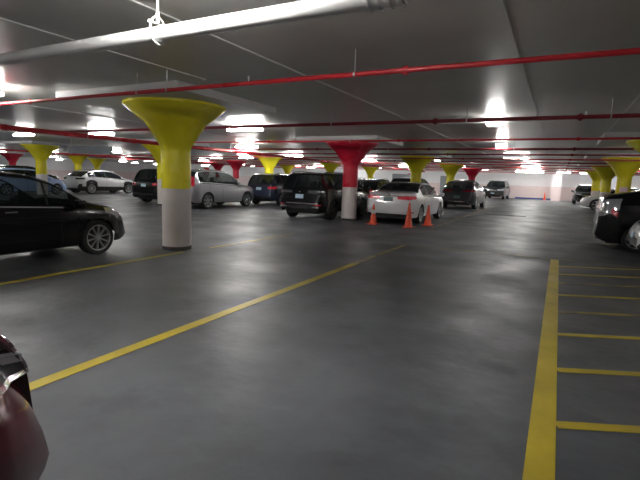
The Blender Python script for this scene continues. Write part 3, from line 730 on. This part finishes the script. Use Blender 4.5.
# --- black SUV at centre
def blk(root, patch, T, sy):
    patch('bumper_strip', 'r', -40, 30, [.60, .60], [.635, .635], M_CHR, 0.012, 14, 2)
    patch('emblem', 'r', -2, 2, [1.02, 1.02], [1.06, 1.06], M_CHR, 0.014, 4, 2)
    for s in (-1, 1): patch('exhaust_tip', 'r', *( (s*30, s*42) if s > 0 else (-42, -30)), [.47, .47], [.53, .53], M_CHR, 0.015, 5, 2)
build_car('suv', 'black SUV seen from behind, parked left of the red column', -8.45, 14.35, 90, P_BLACK, wheels=(6, 'd'), roofrail=True, extra=blk,
          rear=sym('tail_light', 20, 56, [1.0, 1.0, 1.02], [1.09, 1.10, 1.10], M_LAMPD) + sym('reflector', 34, 46, [.56, .56], [.59, .59], M_LAMPR) + [('number_plate', -10, 10, [.80, .80], [.95, .95], M_PLATE, 0.012), ('lower_bumper', -42, 42, [.38, .36, .38], [.54, .54, .54], M_BLK)], front=FRONTS)
build_car('crossover', 'black SUV parked beyond the red column, glimpsed left of the white sedan', -8.6, 20.2, 90, P_BLACKG, rear=REARS, front=FRONTS, roofrail=True)
# --- white sedan with cones
def lex(root, patch, T, sy):
    patch('boot_strip', 'r', -26, 26, [.955, .955], [.985, .985], M_CHR, 0.012, 12, 2)
    patch('emblem', 'r', -2.6, 2.6, [1.01, 1.01], [1.05, 1.05], M_CHR, 0.012, 4, 2)
build_car('sedan', 'white sedan seen from behind with traffic cones around it', -5.40, 15.45, 90, P_WHITE, scale=1.05, wheels=(10, 'a'), extra=lex, handle=M_CHR,
          rear=sym('tail_light', 19, 58, [.86, .84, .88], [.945, .985, .97], M_LAMPR) + sym('reflector', 40, 50, [.40, .40], [.44, .44], M_LAMPR) + [('number_plate', -10, 10, [.775, .775], [.925, .925], M_PLATED, 0.012), ('lower_bumper', -44, 44, [.25, .24, .25], [.37, .34, .37], M_BLK)], front=FRONT)
build_car('suv', 'dark SUV glimpsed between the white sedan and the dark crossover', -8.2, 25.7, 90, P_GUN, rear=REARS, front=FRONTS, handle=M_CHR)
build_car('crossover', 'charcoal crossover seen from behind, parked beyond the white sedan', -5.35, 27.5, 90, P_GREY, scale=1.08, wheels=(10, 'a'), front=FRONTS,
          rear=sym('tail_light', 18, 60, [.97, .96, .98], [1.03, 1.06, 1.06], mat('tail_dark_red', (0.22, 0.008, 0.02), 0.15, 0, 1.0)) + [('number_plate', -10, 10, [.60, .60], [.74, .74], M_PLATED, 0.012), ('lower_bumper', -42, 42, [.34, .32, .34], [.50, .48, .50], M_BLK), ('bumper_strip', -24, 24, [.40, .40], [.44, .44], M_CHR, .02)], handle=M_CHR)
# --- SUV facing the camera at the end wall
build_car('suv', 'dark SUV facing the camera in front of the white end wall', -5.75, 53.6, -92, P_GUN, front=FRONTS, rear=REARS, roofrail=True, scale=1.08)
# --- further cars behind
build_car('sedan', 'white car roof showing between the black SUV and the white sedan, far behind', -11.6, 29.0, 90, P_WHITE, rear=REAR, front=FRONT, lod=0)
build_car('suv', 'grey SUV far behind the dark blue SUV, mostly hidden', -18.2, 28.0, 90, P_GUN, rear=REARS, front=FRONTS, lod=0)
# --- right row, parked across the aisle
PR = sym('tail_light', 30, 60, [.78, .86, 1.02], [1.18, 1.27, 1.30], M_LAMPC)
def prius(root, patch, T, sy):
    patch('lamp_strip', 'r', -44, -40, [.86, .90], [1.16, 1.18], M_CHR, 0.014, 3, 4)
    patch('lamp_lens', 'r', -59, -52, [.84, .92], [.96, 1.06], M_LAMPR, 0.016, 4, 4)
    patch('lamp_lens', 'r', 52, 59, [.92, .84], [1.06, .96], M_LAMPR, 0.016, 4, 4)
    bm = bmesh.new(); lathe(bm, [(0.045, 0), (0.045, 0.012), (0.03, 0.018)], 16, 'y'); 
    yy = sy(1.0, 0.92, -1); o = obj('fuel_cap', bm, M_CHR, root, True, (1.0, yy-0.012, 0.90))
build_car('tallhatch', 'black hatchback at right with large clear and red tail lamp', 0.92, 14.22, 0, P_BLACK, rear=PR+[('lower_bumper', -44, 44, [.22, .20, .22], [.30, .28, .30], M_BLK)], front=FRONT, extra=prius)
build_car('crossover', 'white car at the right edge, front corner cut by the frame', 1.42+5.1, 11.25, 180, P_WHITE, clad=M_BLK, scale=1.08, rear=REARS, front=FRONTS)
build_car('crv', 'white car in the right row just behind the black hatchback, roof and pillar showing', 1.9+4.42, 20.3, 180, P_WHITE, rear=REAR, front=FRONT)
build_car('crossover', 'white car in the right row, nose towards the lane, left of the yellow columns', 1.35+4.72, 36.2, 180, P_WHITE, rear=REARS, front=FRONTS)
build_car('sedan', 'black sedan in the right row between the white car and the black SUV', 1.5+4.88, 39.6, 180, P_BLACK, rear=REAR, front=FRONT)
build_car('suv', 'black SUV facing the camera, farthest back in the right row by the end wall', 2.1, 45.4+4.85, -90, P_BLACK, rear=REARS, front=FRONTS, roofrail=True)

# ------------------------------------------------------------------ traffic cones
def cone(x, y, h, lab, collar):
    t = empty('traffic_cone', (x, y, 0)); props(t, lab, 'traffic cone', 'orange traffic cones')
    bm = bmesh.new(); bx(bm, -0.17, 0.17, -0.17, 0.17, 0, 0.035, 0, 0.01); obj('base', bm, M_CONE, t)
    r = lambda z: 0.125+(0.026-0.125)*(z-0.03)/(h-0.03)
    bm = bmesh.new(); lathe(bm, [(0.15, 0.03), (0.128, 0.05), (r(h*.5), h*.5), (r(h), h-0.01), (0.014, h)], 24); obj('cone_body', bm, M_CONE, t, True)
    for a, b in collar:
        bm = bmesh.new(); lathe(bm, [(r(h*a)+0.003, h*a), (r(h*b)+0.003, h*b)], 24, close=False); obj('reflective_collar', bm, M_CONEW, t, True)
cone(-5.74, 14.95, 0.72, 'orange cone with white collar behind the left tail lamp of the white sedan', [(0.52, 0.72)])
cone(-4.42, 14.85, 0.84, 'plain orange cone behind the right tail lamp of the white sedan', [])
cone(-4.07, 16.05, 0.74, 'plain orange cone beside the rear wheel of the white sedan', [])
cone(-1.35, 54.0, 0.85, 'distant orange cone standing at the white end wall', [])
